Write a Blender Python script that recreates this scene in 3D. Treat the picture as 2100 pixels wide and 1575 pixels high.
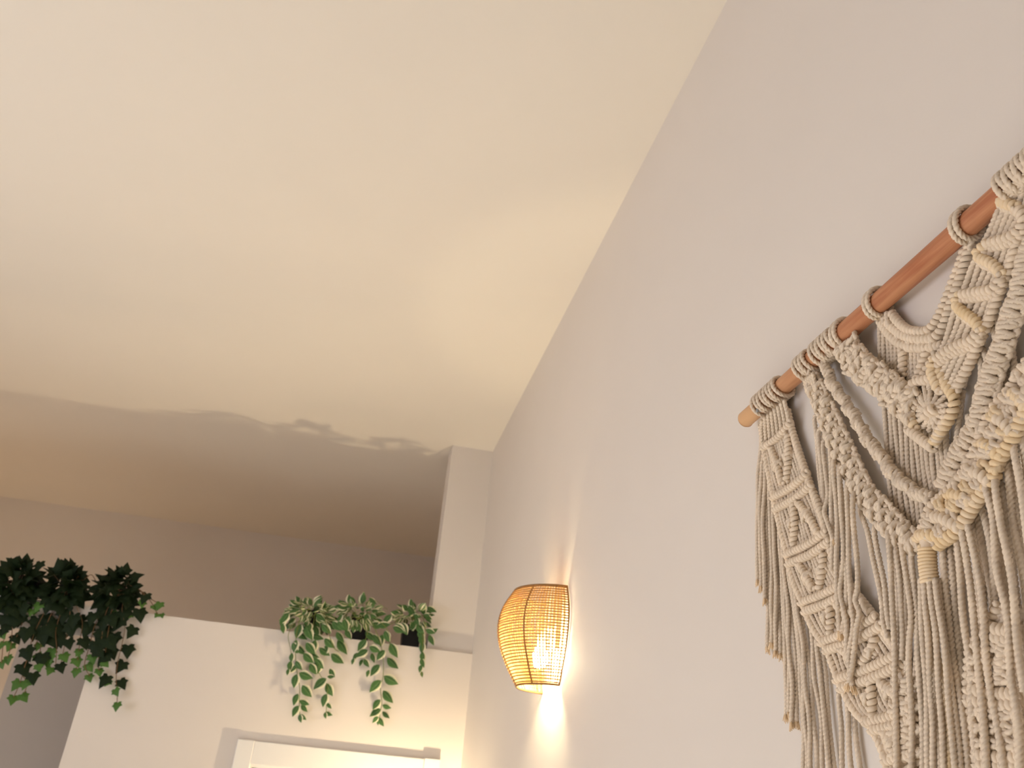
import bpy, math, random
import numpy as np
from mathutils import Matrix, Vector

for o in list(bpy.data.objects):
    bpy.data.objects.remove(o)
SC = bpy.context.scene
COL = SC.collection
RNG = random.Random(7)

# ------------------------------------------------------------------ camera
H = 1.80                                   # lens height above the floor
F = 1721.2                                 # focal length in pixels of a 2100 px wide frame
PITCH, ROLL, YAW = -0.477167, 0.0958101, 0.1672317


def _rot():
    cx, sx = math.cos(PITCH), math.sin(PITCH)
    cy, sy = math.cos(ROLL), math.sin(ROLL)
    cz, sz = math.cos(YAW), math.sin(YAW)
    B = np.array([[1, 0, 0], [0, 0, -1], [0, 1, 0]], float)
    Rz = np.array([[cz, -sz, 0], [sz, cz, 0], [0, 0, 1]])
    Rp = np.array([[1, 0, 0], [0, cx, -sx], [0, sx, cx]])
    Rr = np.array([[cy, -sy, 0], [sy, cy, 0], [0, 0, 1]])
    return Rr @ Rp @ B @ Rz


R = _rot()
cam = bpy.data.cameras.new('camera')
cam.sensor_fit = 'HORIZONTAL'
cam.sensor_width = 36.0
cam.lens = 36.0 * F / 2100.0
cam.clip_start = 0.02
cam.dof.use_dof = True
cam.dof.focus_distance = 1.05
cam.dof.aperture_fstop = 10.5
camo = bpy.data.objects.new('camera', cam)
COL.objects.link(camo)
m = Matrix.Identity(4)
for i in range(3):
    m[i][0] = R[0][i]
    m[i][1] = -R[1][i]
    m[i][2] = -R[2][i]
m[2][3] = H
camo.matrix_world = m
SC.camera = camo

# ------------------------------------------------------------------ view + world + daylight
SC.view_settings.view_transform = 'Standard'
SC.view_settings.look = 'None'
SC.view_settings.gamma = 1.0
SC.view_settings.use_curve_mapping = False
SC.view_settings.exposure = 0.07

wd = bpy.data.worlds.new('world')
SC.world = wd
wd.use_nodes = True
bg = wd.node_tree.nodes['Background']
bg.inputs['Color'].default_value = (0.80, 0.90, 1.0, 1)
bg.inputs['Strength'].default_value = 0.0

WIN_Y0, WIN_Y1, WIN_Z0, WIN_Z1 = 0.0, 2.3, 0.9, 2.65      # window in the left wall
LEFT_X = -3.2
Y0 = -3.2
PI = math.pi
# power, colour
L_LEFT = (49.0, (0.95, 0.95, 1.06))
L_SUN = (16.0, (0.91, 0.98, 1.04))
L_BULB = (8.0, (1.0, 0.83, 0.52))
L_CUP = (65.0, (1.0, 0.78, 0.48))
L_BACK = (1.55, (1.0, 0.68, 0.4))


def area(name, loc, sx, sy, pc, rot):
    if pc[0] <= 0:
        return
    l = bpy.data.lights.new(name, 'AREA')
    l.shape = 'RECTANGLE'
    l.size, l.size_y = sx, sy
    l.energy = pc[0]
    l.color = pc[1]
    o = bpy.data.objects.new(name, l)
    o.location = loc
    o.rotation_euler = rot
    COL.objects.link(o)


# daylight entering by the windows (each lamp stands outside its opening)
_y, _z = (WIN_Y0 + WIN_Y1) / 2, (WIN_Z0 + WIN_Z1) / 2
area('left_window_daylight', (LEFT_X - 0.3, _y, _z), WIN_Z1 - WIN_Z0, WIN_Y1 - WIN_Y0, L_LEFT, (0, -PI / 2, 0))
if L_SUN[0] > 0:
    sl = bpy.data.lights.new('sun', 'SUN')
    sl.energy = L_SUN[0]
    sl.color = L_SUN[1]
    sl.angle = 0.01
    so = bpy.data.objects.new('sun', sl)
    so.location = (LEFT_X - 3, 0, 6)
    # sunlight falls steeply through the left window on the floor
    so.rotation_euler = Vector((0.75, -0.05, -0.60)).to_track_quat('-Z', 'Y').to_euler()
    COL.objects.link(so)

# ------------------------------------------------------------------ helpers
W = 0.60          # right wall plane
YP = 3.92         # face of the partition
CEIL = H + 1.662
TOP = H + 0.652   # top of the partition
YB = 6.10         # far wall


def ray(x, y):
    return R.T @ np.array([(x - 1050) / F, (y - 787.5) / F, 1.0])


def atX(x, y, X):
    d = ray(x, y)
    p = d * X / d[0]
    p[2] += H
    return p


def atY(x, y, Y):
    d = ray(x, y)
    p = d * Y / d[1]
    p[2] += H
    return p


def setp(o, label=None, cat=None, group=None, kind=None):
    if label:
        o['label'] = label
    if cat:
        o['category'] = cat
    if group:
        o['group'] = group
    if kind:
        o['kind'] = kind
    return o


def empty(name, loc):
    o = bpy.data.objects.new(name, None)
    o.empty_display_size = 0.05
    o.location = loc
    COL.objects.link(o)
    return o


class MB:
    """collects quads / triangles, builds ONE mesh object"""

    def __init__(self):
        self.v, self.f, self.n, self.uv = [], [], 0, []

    def add(self, verts, faces, uv=None):
        verts = np.asarray(verts, float).reshape(-1, 3)
        self.v.append(verts)
        self.f += [tuple(int(i) + self.n for i in f) for f in faces]
        self.n += len(verts)
        if uv is not None:
            self.uv.append(np.asarray(uv, float))

    def box(self, lo, hi):
        x0, y0, z0 = lo
        x1, y1, z1 = hi
        v = [(x0, y0, z0), (x1, y0, z0), (x1, y1, z0), (x0, y1, z0), (x0, y0, z1), (x1, y0, z1), (x1, y1, z1), (x0, y1, z1)]
        self.add(v, [(3, 2, 1, 0), (4, 5, 6, 7), (0, 1, 5, 4), (1, 2, 6, 5), (2, 3, 7, 6), (3, 0, 4, 7)])

    def tube(self, pts, r, seg=6, caps=True, twist=0.0, lobe=0.0, closed=False):
        """tube along pts; r scalar or array; lobe/twist make a laid three-strand cord"""
        P = np.asarray(pts, float)
        n = len(P)
        if closed:
            T = np.roll(P, -1, 0) - np.roll(P, 1, 0)
        else:
            T = np.gradient(P, axis=0)
        ln = np.linalg.norm(T, axis=1)
        ln[ln < 1e-9] = 1
        T /= ln[:, None]
        ref = np.array([-1.0, 0.02, 0.03])
        if abs(T[0] @ ref) > 0.9:
            ref = np.array([0.0, 0.3, 1.0])
        N = np.empty_like(P)
        nn = ref - T[0] * (ref @ T[0])
        nn /= np.linalg.norm(nn)
        N[0] = nn
        for i in range(1, n):
            nn = nn - T[i] * (nn @ T[i])
            nn /= max(np.linalg.norm(nn), 1e-9)
            N[i] = nn
        B = np.cross(T, N)
        s = np.concatenate([[0], np.cumsum(np.linalg.norm(np.diff(P, axis=0), axis=1))])
        a = np.arange(seg) * 2 * math.pi / seg
        rr = np.broadcast_to(np.asarray(r, float), (n,))
        ang = a[None, :] + twist * s[:, None]
        prof = (1.0 + lobe * np.cos(3 * a) if seg % 4 else np.where(np.arange(seg) % 4 == 0, 1 - 1.5 * lobe, np.where(np.arange(seg) % 4 == 2, 1 + 0.45 * lobe, 1.0)) if lobe else np.ones(seg))[None, :]
        V = P[:, None, :] + (rr[:, None] * prof)[:, :, None] * (np.cos(ang)[:, :, None] * N[:, None, :] + np.sin(ang)[:, :, None] * B[:, None, :])
        idx = np.arange(n * seg).reshape(n, seg)
        i2 = np.roll(idx, -1, 1)
        if closed:
            nx = np.roll(idx, -1, 0)
            nx2 = np.roll(i2, -1, 0)
            q = np.stack([idx, i2, nx2, nx], -1).reshape(-1, 4)
        else:
            q = np.stack([idx[:-1], i2[:-1], i2[1:], idx[1:]], -1).reshape(-1, 4)
        faces = [tuple(x) for x in q.tolist()]
        if caps and not closed:
            faces.append(tuple(idx[0][::-1].tolist()))
            faces.append(tuple(idx[-1].tolist()))
        self.add(V.reshape(-1, 3), faces)

    def mesh(self, name, smooth=True):
        me = bpy.data.meshes.new(name)
        V = np.concatenate(self.v) if self.v else np.zeros((0, 3))
        me.from_pydata(V.tolist(), [], self.f)
        if self.uv:
            U = np.concatenate(self.uv)
            lay = me.uv_layers.new(name='UVMap')
            li = np.empty(len(me.loops), int)
            me.loops.foreach_get('vertex_index', li)
            lay.data.foreach_set('uv', U[li].ravel())
        if smooth:
            me.shade_smooth()
        me.update()
        return me

    def build(self, name, mat, parent=None, origin=None, smooth=True):
        """world-space geometry -> object; origin = parent's world location"""
        if origin is not None:
            o3 = np.asarray(origin, float)
            self.v = [v - o3 for v in self.v]
        me = self.mesh(name, smooth)
        if mat:
            me.materials.append(mat)
        o = bpy.data.objects.new(name, me)
        COL.objects.link(o)
        if parent:
            o.parent = parent
        return o


def bevel(o, w, seg=2):
    b = o.modifiers.new('bevel', 'BEVEL')
    b.width = w
    b.segments = seg
    b.limit_method = 'ANGLE'
    return o


def spline(pts, step):
    """centripetal-ish Catmull-Rom through pts, resampled at about `step`"""
    P = np.asarray(pts, float)
    if len(P) == 2:
        n = max(2, int(np.linalg.norm(P[1] - P[0]) / step) + 1)
        t = np.linspace(0, 1, n)[:, None]
        return P[0] * (1 - t) + P[1] * t
    Q = np.vstack([2 * P[0] - P[1], P, 2 * P[-1] - P[-2]])
    out = []
    for i in range(1, len(Q) - 2):
        p0, p1, p2, p3 = Q[i - 1], Q[i], Q[i + 1], Q[i + 2]
        n = max(2, int(np.linalg.norm(p2 - p1) / step) + 1)
        t = np.linspace(0, 1, n, endpoint=False)[:, None]
        out.append(0.5 * ((2 * p1) + (-p0 + p2) * t + (2 * p0 - 5 * p1 + 4 * p2 - p3) * t ** 2 + (-p0 + 3 * p1 - 3 * p2 + p3) * t ** 3))
    out.append(P[-1:])
    return np.vstack(out)


# ------------------------------------------------------------------ materials
def lin(c):
    return tuple(((x / 255) / 12.92 if x / 255 <= 0.04045 else ((x / 255 + 0.055) / 1.055) ** 2.4) for x in c) + (1.0,)


def mat(name, rgb, rough=0.8, var=0.0, scale=20.0, bump=0.0, bscale=200.0, stretch=None, rgb2=None, spec=0.3, transl=0.0):
    m = bpy.data.materials.new(name)
    m.use_nodes = True
    nt = m.node_tree
    b = nt.nodes['Principled BSDF']
    b.inputs['Roughness'].default_value = rough
    b.inputs['Specular IOR Level'].default_value = spec
    b.inputs['Base Color'].default_value = lin(rgb)
    tc = nt.nodes.new('ShaderNodeTexCoord')
    mp = nt.nodes.new('ShaderNodeMapping')
    nt.links.new(tc.outputs['Object'], mp.inputs['Vector'])
    if stretch:
        mp.inputs['Scale'].default_value = stretch
    if var > 0 or rgb2:
        n = nt.nodes.new('ShaderNodeTexNoise')
        n.inputs['Scale'].default_value = scale
        n.inputs['Detail'].default_value = 4
        nt.links.new(mp.outputs['Vector'], n.inputs['Vector'])
        r = nt.nodes.new('ShaderNodeValToRGB')
        c1 = lin(rgb)
        c2 = lin(rgb2) if rgb2 else tuple(x * (1 - var) for x in c1[:3]) + (1,)
        r.color_ramp.elements[0].position = 0.35
        r.color_ramp.elements[1].position = 0.65
        r.color_ramp.elements[0].color = c2
        r.color_ramp.elements[1].color = c1
        nt.links.new(n.outputs['Fac'], r.inputs['Fac'])
        nt.links.new(r.outputs['Color'], b.inputs['Base Color'])
    if bump > 0:
        n2 = nt.nodes.new('ShaderNodeTexNoise')
        n2.inputs['Scale'].default_value = bscale
        n2.inputs['Detail'].default_value = 3
        nt.links.new(mp.outputs['Vector'], n2.inputs['Vector'])
        bp = nt.nodes.new('ShaderNodeBump')
        bp.inputs['Strength'].default_value = bump
        bp.inputs['Distance'].default_value = 0.002
        nt.links.new(n2.outputs['Fac'], bp.inputs['Height'])
        nt.links.new(bp.outputs['Normal'], b.inputs['Normal'])
    if transl > 0:
        t = nt.nodes.new('ShaderNodeBsdfTranslucent')
        mx = nt.nodes.new('ShaderNodeMixShader')
        mx.inputs['Fac'].default_value = transl
        out = nt.nodes['Material Output']
        t.inputs['Color'].default_value = lin(rgb)
        nt.links.new(b.outputs['BSDF'], mx.inputs[1])
        nt.links.new(t.outputs['BSDF'], mx.inputs[2])
        nt.links.new(mx.outputs['Shader'], out.inputs['Surface'])
    return m


M_WALL = mat('wall_paint', (231, 223, 214), 0.75, var=0.015, scale=3, bump=0.05, bscale=160)
M_CEIL = mat('ceiling_paint', (240, 233, 221), 0.85, var=0.012, scale=2, bump=0.04, bscale=140)
M_GREY = mat('recess_wall_darkened', (186, 178, 170), 0.8, var=0.015, scale=3, bump=0.05, bscale=160)  # greyer and darker than the other walls, to darken the recess
M_FLOOR = mat('floor_wood', (222, 212, 198), 0.6, var=0.10, scale=6, stretch=(1, 8, 1))
M_WHITE = mat('white_gloss_paint', (240, 238, 233), 0.35, spec=0.5)
M_DARK = mat('dark_door_wood', (58, 30, 30), 0.4, var=0.3, scale=12, stretch=(6, 6, 0.6))
M_ROPE = mat('cotton_cord', (245, 227, 203), 0.92, var=0.10, scale=45, bump=0.18, bscale=1100, spec=0.1)
M_ROPE2 = mat('cotton_cord_yellowish', (245, 225, 196), 0.92, var=0.0, scale=22, bump=0.18, bscale=1100, rgb2=(242, 216, 174), spec=0.1)  # cord colour mottled with a slightly yellower tone
M_FRAY = mat('frayed_cotton', (236, 208, 170), 0.95, spec=0.05)
M_ROD = mat('reddish_wood', (206, 146, 106), 0.5, scale=9, stretch=(14, 1, 14), rgb2=(176, 110, 76), bump=0.15, bscale=80)
def _rod_gradient(m):
    nt = m.node_tree
    b = nt.nodes['Principled BSDF']
    src = b.inputs['Base Color'].links[0].from_socket
    tc = nt.nodes.new('ShaderNodeTexCoord')
    sp = nt.nodes.new('ShaderNodeSeparateXYZ')
    nt.links.new(tc.outputs['Object'], sp.inputs['Vector'])
    rp = nt.nodes.new('ShaderNodeValToRGB')
    e = rp.color_ramp.elements
    e[0].position, e[0].color = 0.10, (0, 0, 0, 1)
    e[1].position, e[1].color = 0.36, (0.55, 0.55, 0.55, 1)
    x = e.new(0.405); x.color = (1, 1, 1, 1)
    nt.links.new(sp.outputs['Y'], rp.inputs['Fac'])
    mx = nt.nodes.new('ShaderNodeMix')
    mx.data_type = 'RGBA'
    nt.links.new(rp.outputs['Color'], mx.inputs['Factor'])
    nt.links.new(src, mx.inputs['A'])
    mx.inputs['B'].default_value = lin((216, 172, 128))
    nt.links.new(mx.outputs['Result'], b.inputs['Base Color'])


_rod_gradient(M_ROD)
M_ROD_END = mat('cut_wood_end', (206, 158, 106), 0.7, var=0.15, scale=90)
M_NAIL = mat('steel', (150, 150, 150), 0.35)
M_RATTAN = mat('rattan_cord', (158, 116, 66), 0.7, var=0.25, scale=60)
M_CANE = mat('cane_slat', (246, 222, 164), 0.6, var=0.12, scale=40, transl=0.6)
M_POT = mat('black_plastic', (9, 9, 10), 0.55, spec=0.25)
M_SOIL = mat('dark_soil', (40, 30, 22), 0.95, var=0.4, scale=60)
M_STEM_G = mat('green_stem', (120, 132, 66), 0.6)
M_STEM_B = mat('brown_stem', (112, 84, 56), 0.7)
M_IVY = mat('ivy_leaf', (30, 46, 22), 0.6, scale=30, rgb2=(20, 32, 16), spec=0.15)
M_IVY_L = mat('young_ivy_leaf', (84, 124, 52), 0.5, scale=40, rgb2=(62, 100, 40))


def emit_mat(name, pc):
    color, strength = pc[1], pc[0] * 50.0
    m = bpy.data.materials.new(name)
    m.use_nodes = True
    nt = m.node_tree
    b = nt.nodes['Principled BSDF']
    b.inputs['Base Color'].default_value = (1, 0.9, 0.75, 1)
    b.inputs['Emission Color'].default_value = color + (1,)
    b.inputs['Emission Strength'].default_value = strength
    return m


def variegated(name, stops):
    m = bpy.data.materials.new(name)
    m.use_nodes = True
    nt = m.node_tree
    b = nt.nodes['Principled BSDF']
    b.inputs['Roughness'].default_value = 0.5
    uv = nt.nodes.new('ShaderNodeUVMap')
    sp = nt.nodes.new('ShaderNodeSeparateXYZ')
    nt.links.new(uv.outputs['UV'], sp.inputs['Vector'])
    tc = nt.nodes.new('ShaderNodeTexCoord')
    n = nt.nodes.new('ShaderNodeTexNoise')
    n.inputs['Scale'].default_value = 70
    nt.links.new(tc.outputs['Object'], n.inputs['Vector'])
    ma = nt.nodes.new('ShaderNodeMath')
    ma.operation = 'MULTIPLY_ADD'
    nt.links.new(n.outputs['Fac'], ma.inputs[0])
    ma.inputs[1].default_value = 0.20
    nt.links.new(sp.outputs['X'], ma.inputs[2])
    r = nt.nodes.new('ShaderNodeValToRGB')
    els = r.color_ramp.elements
    els[0].position, els[0].color = stops[0][0], lin(stops[0][1])
    els[1].position, els[1].color = stops[-1][0], lin(stops[-1][1])
    for p, c in stops[1:-1]:
        e = els.new(p)
        e.color = lin(c)
    nt.links.new(ma.outputs[0], r.inputs['Fac'])
    nt.links.new(r.outputs['Color'], b.inputs['Base Color'])
    return m


M_VARI = variegated('cream_edged_leaf', [(0.10, (240, 234, 208)), (0.30, (234, 228, 194)), (0.345, (92, 132, 62)), (0.42, (56, 96, 44)), (0.60, (50, 90, 42)), (0.63, (140, 166, 104)), (0.65, (70, 112, 52)), (0.95, (58, 100, 46)), (1.0, (84, 120, 62))])
M_VARI2 = variegated('cream_striped_leaf', [(0.12, (206, 206, 158)), (0.24, (84, 124, 60)), (0.40, (64, 104, 50)), (0.46, (232, 226, 186)), (0.68, (238, 232, 198)), (0.73, (74, 114, 54)), (0.92, (62, 102, 48)), (1.0, (196, 200, 146))])


# ------------------------------------------------------------------ the setting
def struct(name, mb, m):
    o = mb.build(name, m, smooth=False)
    o['kind'] = 'structure'
    return o


b = MB(); b.box((LEFT_X - 0.2, Y0 - 0.2, -0.12), (W + 0.2, YB + 0.2, 0.0)); struct('floor', b, M_FLOOR)
b = MB(); b.box((LEFT_X - 0.2, Y0 - 0.2, CEIL), (W + 0.2, YB + 0.2, CEIL + 0.12)); struct('ceiling', b, M_CEIL)
b = MB(); b.box((W, Y0, 0), (W + 0.15, YB, CEIL)); struct('wall_right', b, M_WALL)
b = MB(); b.box((LEFT_X, YB, 0), (W + 0.15, YB + 0.15, CEIL)); struct('wall_back', b, M_WALL)
b = MB(); b.box((LEFT_X, Y0 - 0.15, 0), (W + 0.15, Y0, CEIL)); struct('wall_front', b, M_WALL)
b = MB()
b.box((LEFT_X - 0.15, Y0, 0), (LEFT_X, WIN_Y0, CEIL))
b.box((LEFT_X - 0.15, WIN_Y1, 0), (LEFT_X, YB, CEIL))
b.box((LEFT_X - 0.15, WIN_Y0, 0), (LEFT_X, WIN_Y1, WIN_Z0))
b.box((LEFT_X - 0.15, WIN_Y0, WIN_Z1), (LEFT_X, WIN_Y1, CEIL))
struct('wall_left', b, M_WALL)
b = MB()
for y in (WIN_Y0, (WIN_Y0 + WIN_Y1) / 2 - 0.03, WIN_Y1 - 0.06):
    b.box((LEFT_X - 0.12, y, WIN_Z0), (LEFT_X - 0.05, y + 0.06, WIN_Z1))
for z in (WIN_Z0, WIN_Z1 - 0.06):
    b.box((LEFT_X - 0.12, WIN_Y0, z), (LEFT_X - 0.05, WIN_Y1, z + 0.06))
struct('window_1', b, M_WHITE)

# partition with the doorway, its lintel running on to the left, the recessed grey end
PT = 0.20
XE = -0.992               # where the bright face stops
RD = 0.45                 # depth of the recess
XG = -1.285               # left edge of the recessed face
ZL = H + 0.528            # underside of the lintel
DX0, DX1 = -0.285, 0.445  # clear opening of the door frame
ZD = H + 0.150
b = MB()
b.box((XE, YP, 0), (DX0, YP + PT, TOP))
b.box((DX0, YP, ZD), (DX1, YP + PT, TOP))
b.box((DX1, YP, 0), (W, YP + PT, TOP))
b.box((LEFT_X, YP, ZL), (XE, YP + PT, TOP))
struct('wall_partition', b, M_WALL)
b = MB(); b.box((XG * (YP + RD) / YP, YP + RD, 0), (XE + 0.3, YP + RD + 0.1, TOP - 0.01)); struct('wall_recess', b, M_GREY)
b = MB(); b.box((0.392, YP + 0.022, TOP), (W, YP + PT - 0.02, CEIL)); struct('wall_pier', b, M_WALL)

# door casing and leaf
dr = MB()
dr.box((DX0 - 0.055, YP - 0.018, 0), (DX0 + 0.014, YP, H + 0.2))
dr.box((DX1 - 0.008, YP - 0.020, 0), (DX1 + 0.062, YP, H + 0.203))
dr.box((DX0 + 0.014, YP - 0.016, ZD - 0.04), (DX1 - 0.008, YP, H + 0.199))
tr = struct('trim_1', dr, M_WHITE)
bevel(tr, 0.003)
j = MB()
j.box((DX0, YP + 0.0, 0), (DX0 + 0.02, YP + PT, ZD))
j.box((DX1 - 0.02, YP + 0.0, 0), (DX1, YP + PT, ZD))
j.box((DX0 + 0.02, YP + 0.0, ZD - 0.05), (DX1 - 0.02, YP + PT, ZD))
struct('trim_2', j, M_WHITE)
d = MB()
d.box((DX0 + 0.021, YP + 0.03, 0.005), (DX1 - 0.021, YP + 0.07, ZD - 0.051))
for zz in (0.2, 1.0):
    d.box((DX0 + 0.12, YP + 0.022, zz), (DX1 - 0.12, YP + 0.03, zz + 0.65))
door = struct('door_1', d, M_DARK)


# ------------------------------------------------------------------ rattan wall lamp
def barrel_r(t):
    """radius at height fraction t (0 bottom .. 1 top)"""
    k = [(0, 0.097), (0.2, 0.128), (0.4, 0.152), (0.6, 0.162), (0.8, 0.153), (1.0, 0.124)]
    xs, ys = zip(*k)
    P = spline([(x, y, 0) for x, y in k], 0.01)
    return float(np.interp(t, P[:, 0], P[:, 1]))


LY, LZ0, LH = 2.405, H + 0.332, 0.262
lamp = empty('wall_lamp', (W, LY, LZ0))
setp(lamp, 'lit half barrel rattan wall lamp with warm glow on right wall', 'lamp')
LO = (W, LY, LZ0)


def lp(phi, t, dr=0.0):
    r = barrel_r(t) + dr
    return (W - 0.002 - r * math.cos(phi), LY + r * math.sin(phi), LZ0 + t * LH)


HP = math.pi / 2
for t, nm in ((0.0, 'bottom_rim'), (1.0, 'top_rim')):
    b = MB(); b.tube([lp(p, t) for p in np.linspace(-HP, HP, 33)], 0.0032, 6); b.build(nm, M_RATTAN, lamp, LO)
for p in (-HP + 0.01, -0.78, 0.05, 0.85, HP - 0.01):
    b = MB(); b.tube([lp(p, t) for t in np.linspace(0, 1, 25)], 0.0026, 6); b.build('rib', M_RATTAN, lamp, LO)
NR = 34
for i in range(NR):
    t = (i + 0.7) / (NR + 0.4)
    wob = RNG.uniform(-0.003, 0.003)
    pts = []
    for p in np.linspace(-HP, HP, 25):
        x = lp(p, min(1, max(0, t + wob * math.sin(3 * p + i))), 0.0016)
        pts.append(x)
    b = MB(); b.tube(pts, 0.0018, 5); b.build('weave_strand', M_RATTAN, lamp, LO)
NS = 54
for i in range(NS):
    p = -HP + (i + 0.5) * math.pi / NS
    if RNG.random() < 0.06 or 0.25 < p < 0.42:
        continue
    hw = 0.0024 + RNG.uniform(-0.0005, 0.0005)
    v, f = [], []
    tt = np.linspace(0.0, 1, 13)
    for k, t in enumerate(tt):
        r = barrel_r(t)
        dp = hw * (0.75 + 0.25 * r / 0.16) / r
        v += [lp(p - dp, t, -0.0010), lp(p + dp, t, -0.0010), lp(p + dp, t, 0.0), lp(p - dp, t, 0.0)]
        if k:
            a = 4 * k
            for q in range(4):
                q2 = (q + 1) % 4
                f.append((a - 4 + q, a - 4 + q2, a + q2, a + q))
    b = MB(); b.add(v, f); b.build('cane_slat', M_CANE, lamp, LO)
# back plate, holder and bulb
BX, BY = 0.045, -0.03
b = MB(); b.box((W - 0.012, LY - 0.06, LZ0 + 0.10), (W - 0.0005, LY + 0.02, LZ0 + 0.24)); bevel(b.build('back_plate', M_WHITE, lamp, LO, False), 0.003)
b = MB(); b.tube([(W - 0.012, LY + BY, LZ0 + 0.165), (W - BX + 0.01, LY + BY, LZ0 + 0.165), (W - BX, LY + BY, LZ0 + 0.155), (W - BX, LY + BY, LZ0 + 0.12)], 0.014, 12); b.build('lamp_holder', M_WHITE, lamp, LO)
bp = []
for k, (zz, rr) in enumerate([(0.118, 0.010), (0.105, 0.013), (0.095, 0.018), (0.08, 0.0225), (0.066, 0.0225), (0.055, 0.018), (0.048, 0.009), (0.046, 0.002)]):
    bp.append((zz, rr))
b = MB(); b.tube([(W - BX, LY + BY, LZ0 + z) for z, r in bp], np.array([r for z, r in bp]), 14)
b.build('bulb', emit_mat('bulb_glow', L_BULB), lamp, LO)



# second wall lamp, low beside the door and below the picture: its up-light throws the plants' shadow on the ceiling
HX, HY, HZ = 0.52, YP - 0.225, H - 0.25
wl = empty('cup_wall_lamp', (W, HY, HZ - 0.08))
setp(wl, 'small white cup shaped wall lamp beside the door frame', 'lamp')
b = MB(); b.tube([(HX, HY, HZ - 0.085), (HX, HY, HZ - 0.08), (HX, HY, HZ - 0.05), (HX, HY, HZ - 0.02)], np.array([0.012, 0.035, 0.045, 0.05]), 20, caps=False)
b.build('cup', M_WHITE, wl, (W, HY, HZ - 0.08))
b = MB(); b.tube([(W, HY, HZ - 0.085), (HX, HY, HZ - 0.085)], 0.011, 10); b.build('arm', M_WHITE, wl, (W, HY, HZ - 0.08))
b = MB(); b.tube([(HX, HY, HZ - 0.075), (HX, HY, HZ - 0.05), (HX, HY, HZ - 0.035), (HX, HY, HZ - 0.02), (HX, HY, HZ - 0.005), (HX, HY, HZ + 0.003)], np.array([0.006, 0.007, 0.010, 0.013, 0.011, 0.003]), 14)
b.build('bulb', emit_mat('cup_bulb_glow', L_CUP), wl, (W, HY, HZ - 0.08))


# a table lamp in the passage behind the partition, out of sight
tl = empty('table_lamp', (-2.6, 5.2, 0))
setp(tl, 'small glowing globe lamp on a tall post in the far passage', 'lamp')
b = MB(); b.tube([(-2.6, 5.2, 0), (-2.6, 5.2, 0.02), (-2.6, 5.2, 0.021), (-2.6, 5.2, 1.2)], np.array([0.14, 0.14, 0.012, 0.012]), 16); b.build('post', M_WHITE, tl, (-2.6, 5.2, 0))
b = MB(); b.tube([(-2.6, 5.2, 1.2 + 0.14 * t) for t in np.linspace(0, 1, 9)], np.array([0.02 + 0.06 * math.sin(PI * t) for t in np.linspace(0, 1, 9)]), 16)
b.build('globe', emit_mat('globe_glow', L_BACK), tl, (-2.6, 5.2, 0))


# ------------------------------------------------------------------ plants
def leaf_vari_mesh(mat_):
    prof = [(0, 0.0), (0.12, 0.55), (0.3, 0.95), (0.48, 1.0), (0.66, 0.8), (0.84, 0.42), (1.0, 0.0)]
    v, uv, f = [], [], []
    for y, w in prof:
        for s in (-1, -0.5, 0, 0.5, 1):
            v.append((s * w * 0.315, y, -0.10 * (s * w) ** 2 * 1.0 - 0.18 * y * y + 0.05 * abs(s) * w))
            uv.append((0.5 + 0.5 * s, y))
    for i in range(len(prof) - 1):
        for k in range(4):
            a = i * 5 + k
            f.append((a, a + 1, a + 6, a + 5))
    mb = MB(); mb.add(v, f, uv)
    me = mb.mesh('vari_leaf'); me.materials.append(mat_)
    return me


def leaf_ivy_mesh(m):
    out = [(0.0, -0.02), (0.18, -0.15), (0.42, -0.10), (0.37, 0.08), (0.55, 0.30), (0.33, 0.42), (0.20, 0.66), (0.0, 0.98)]
    ring = out + [(-x, y) for x, y in out[-2:0:-1]]
    v = [(0, 0.28, 0.05)] + [(x, y, -0.10 * x * x * 2 - 0.12 * max(0, y) ** 2) for x, y in ring]
    n = len(ring)
    f = [(0, 1 + i, 1 + (i + 1) % n) for i in range(n)]
    mb = MB(); mb.add(v, f)
    me = mb.mesh('ivy_leaf', False); me.materials.append(m)
    return me


LEAF_V = leaf_vari_mesh(M_VARI)
LEAF_V2 = leaf_vari_mesh(M_VARI2)
LEAF_I = leaf_ivy_mesh(M_IVY)
LEAF_IL = leaf_ivy_mesh(M_IVY_L)


def put_leaf(parent, org, me, pos, tip, nrm, size, wid=1.0):
    """tip = world direction base->tip, nrm = leaf face direction"""
    y = Vector(tip).normalized()
    z = Vector(nrm)
    z = (z - y * z.dot(y))
    if z.length < 1e-4:
        z = y.orthogonal()
    z.normalize()
    x = y.cross(z)
    M = Matrix.Identity(4)
    for i in range(3):
        M[i][0] = x[i] * size * wid
        M[i][1] = y[i] * size
        M[i][2] = z[i] * size
        M[i][3] = pos[i] - org[i]
    o = bpy.data.objects.new('leaf', me)
    COL.objects.link(o)
    o.parent = parent
    o.matrix_local = M
    return o


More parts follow.
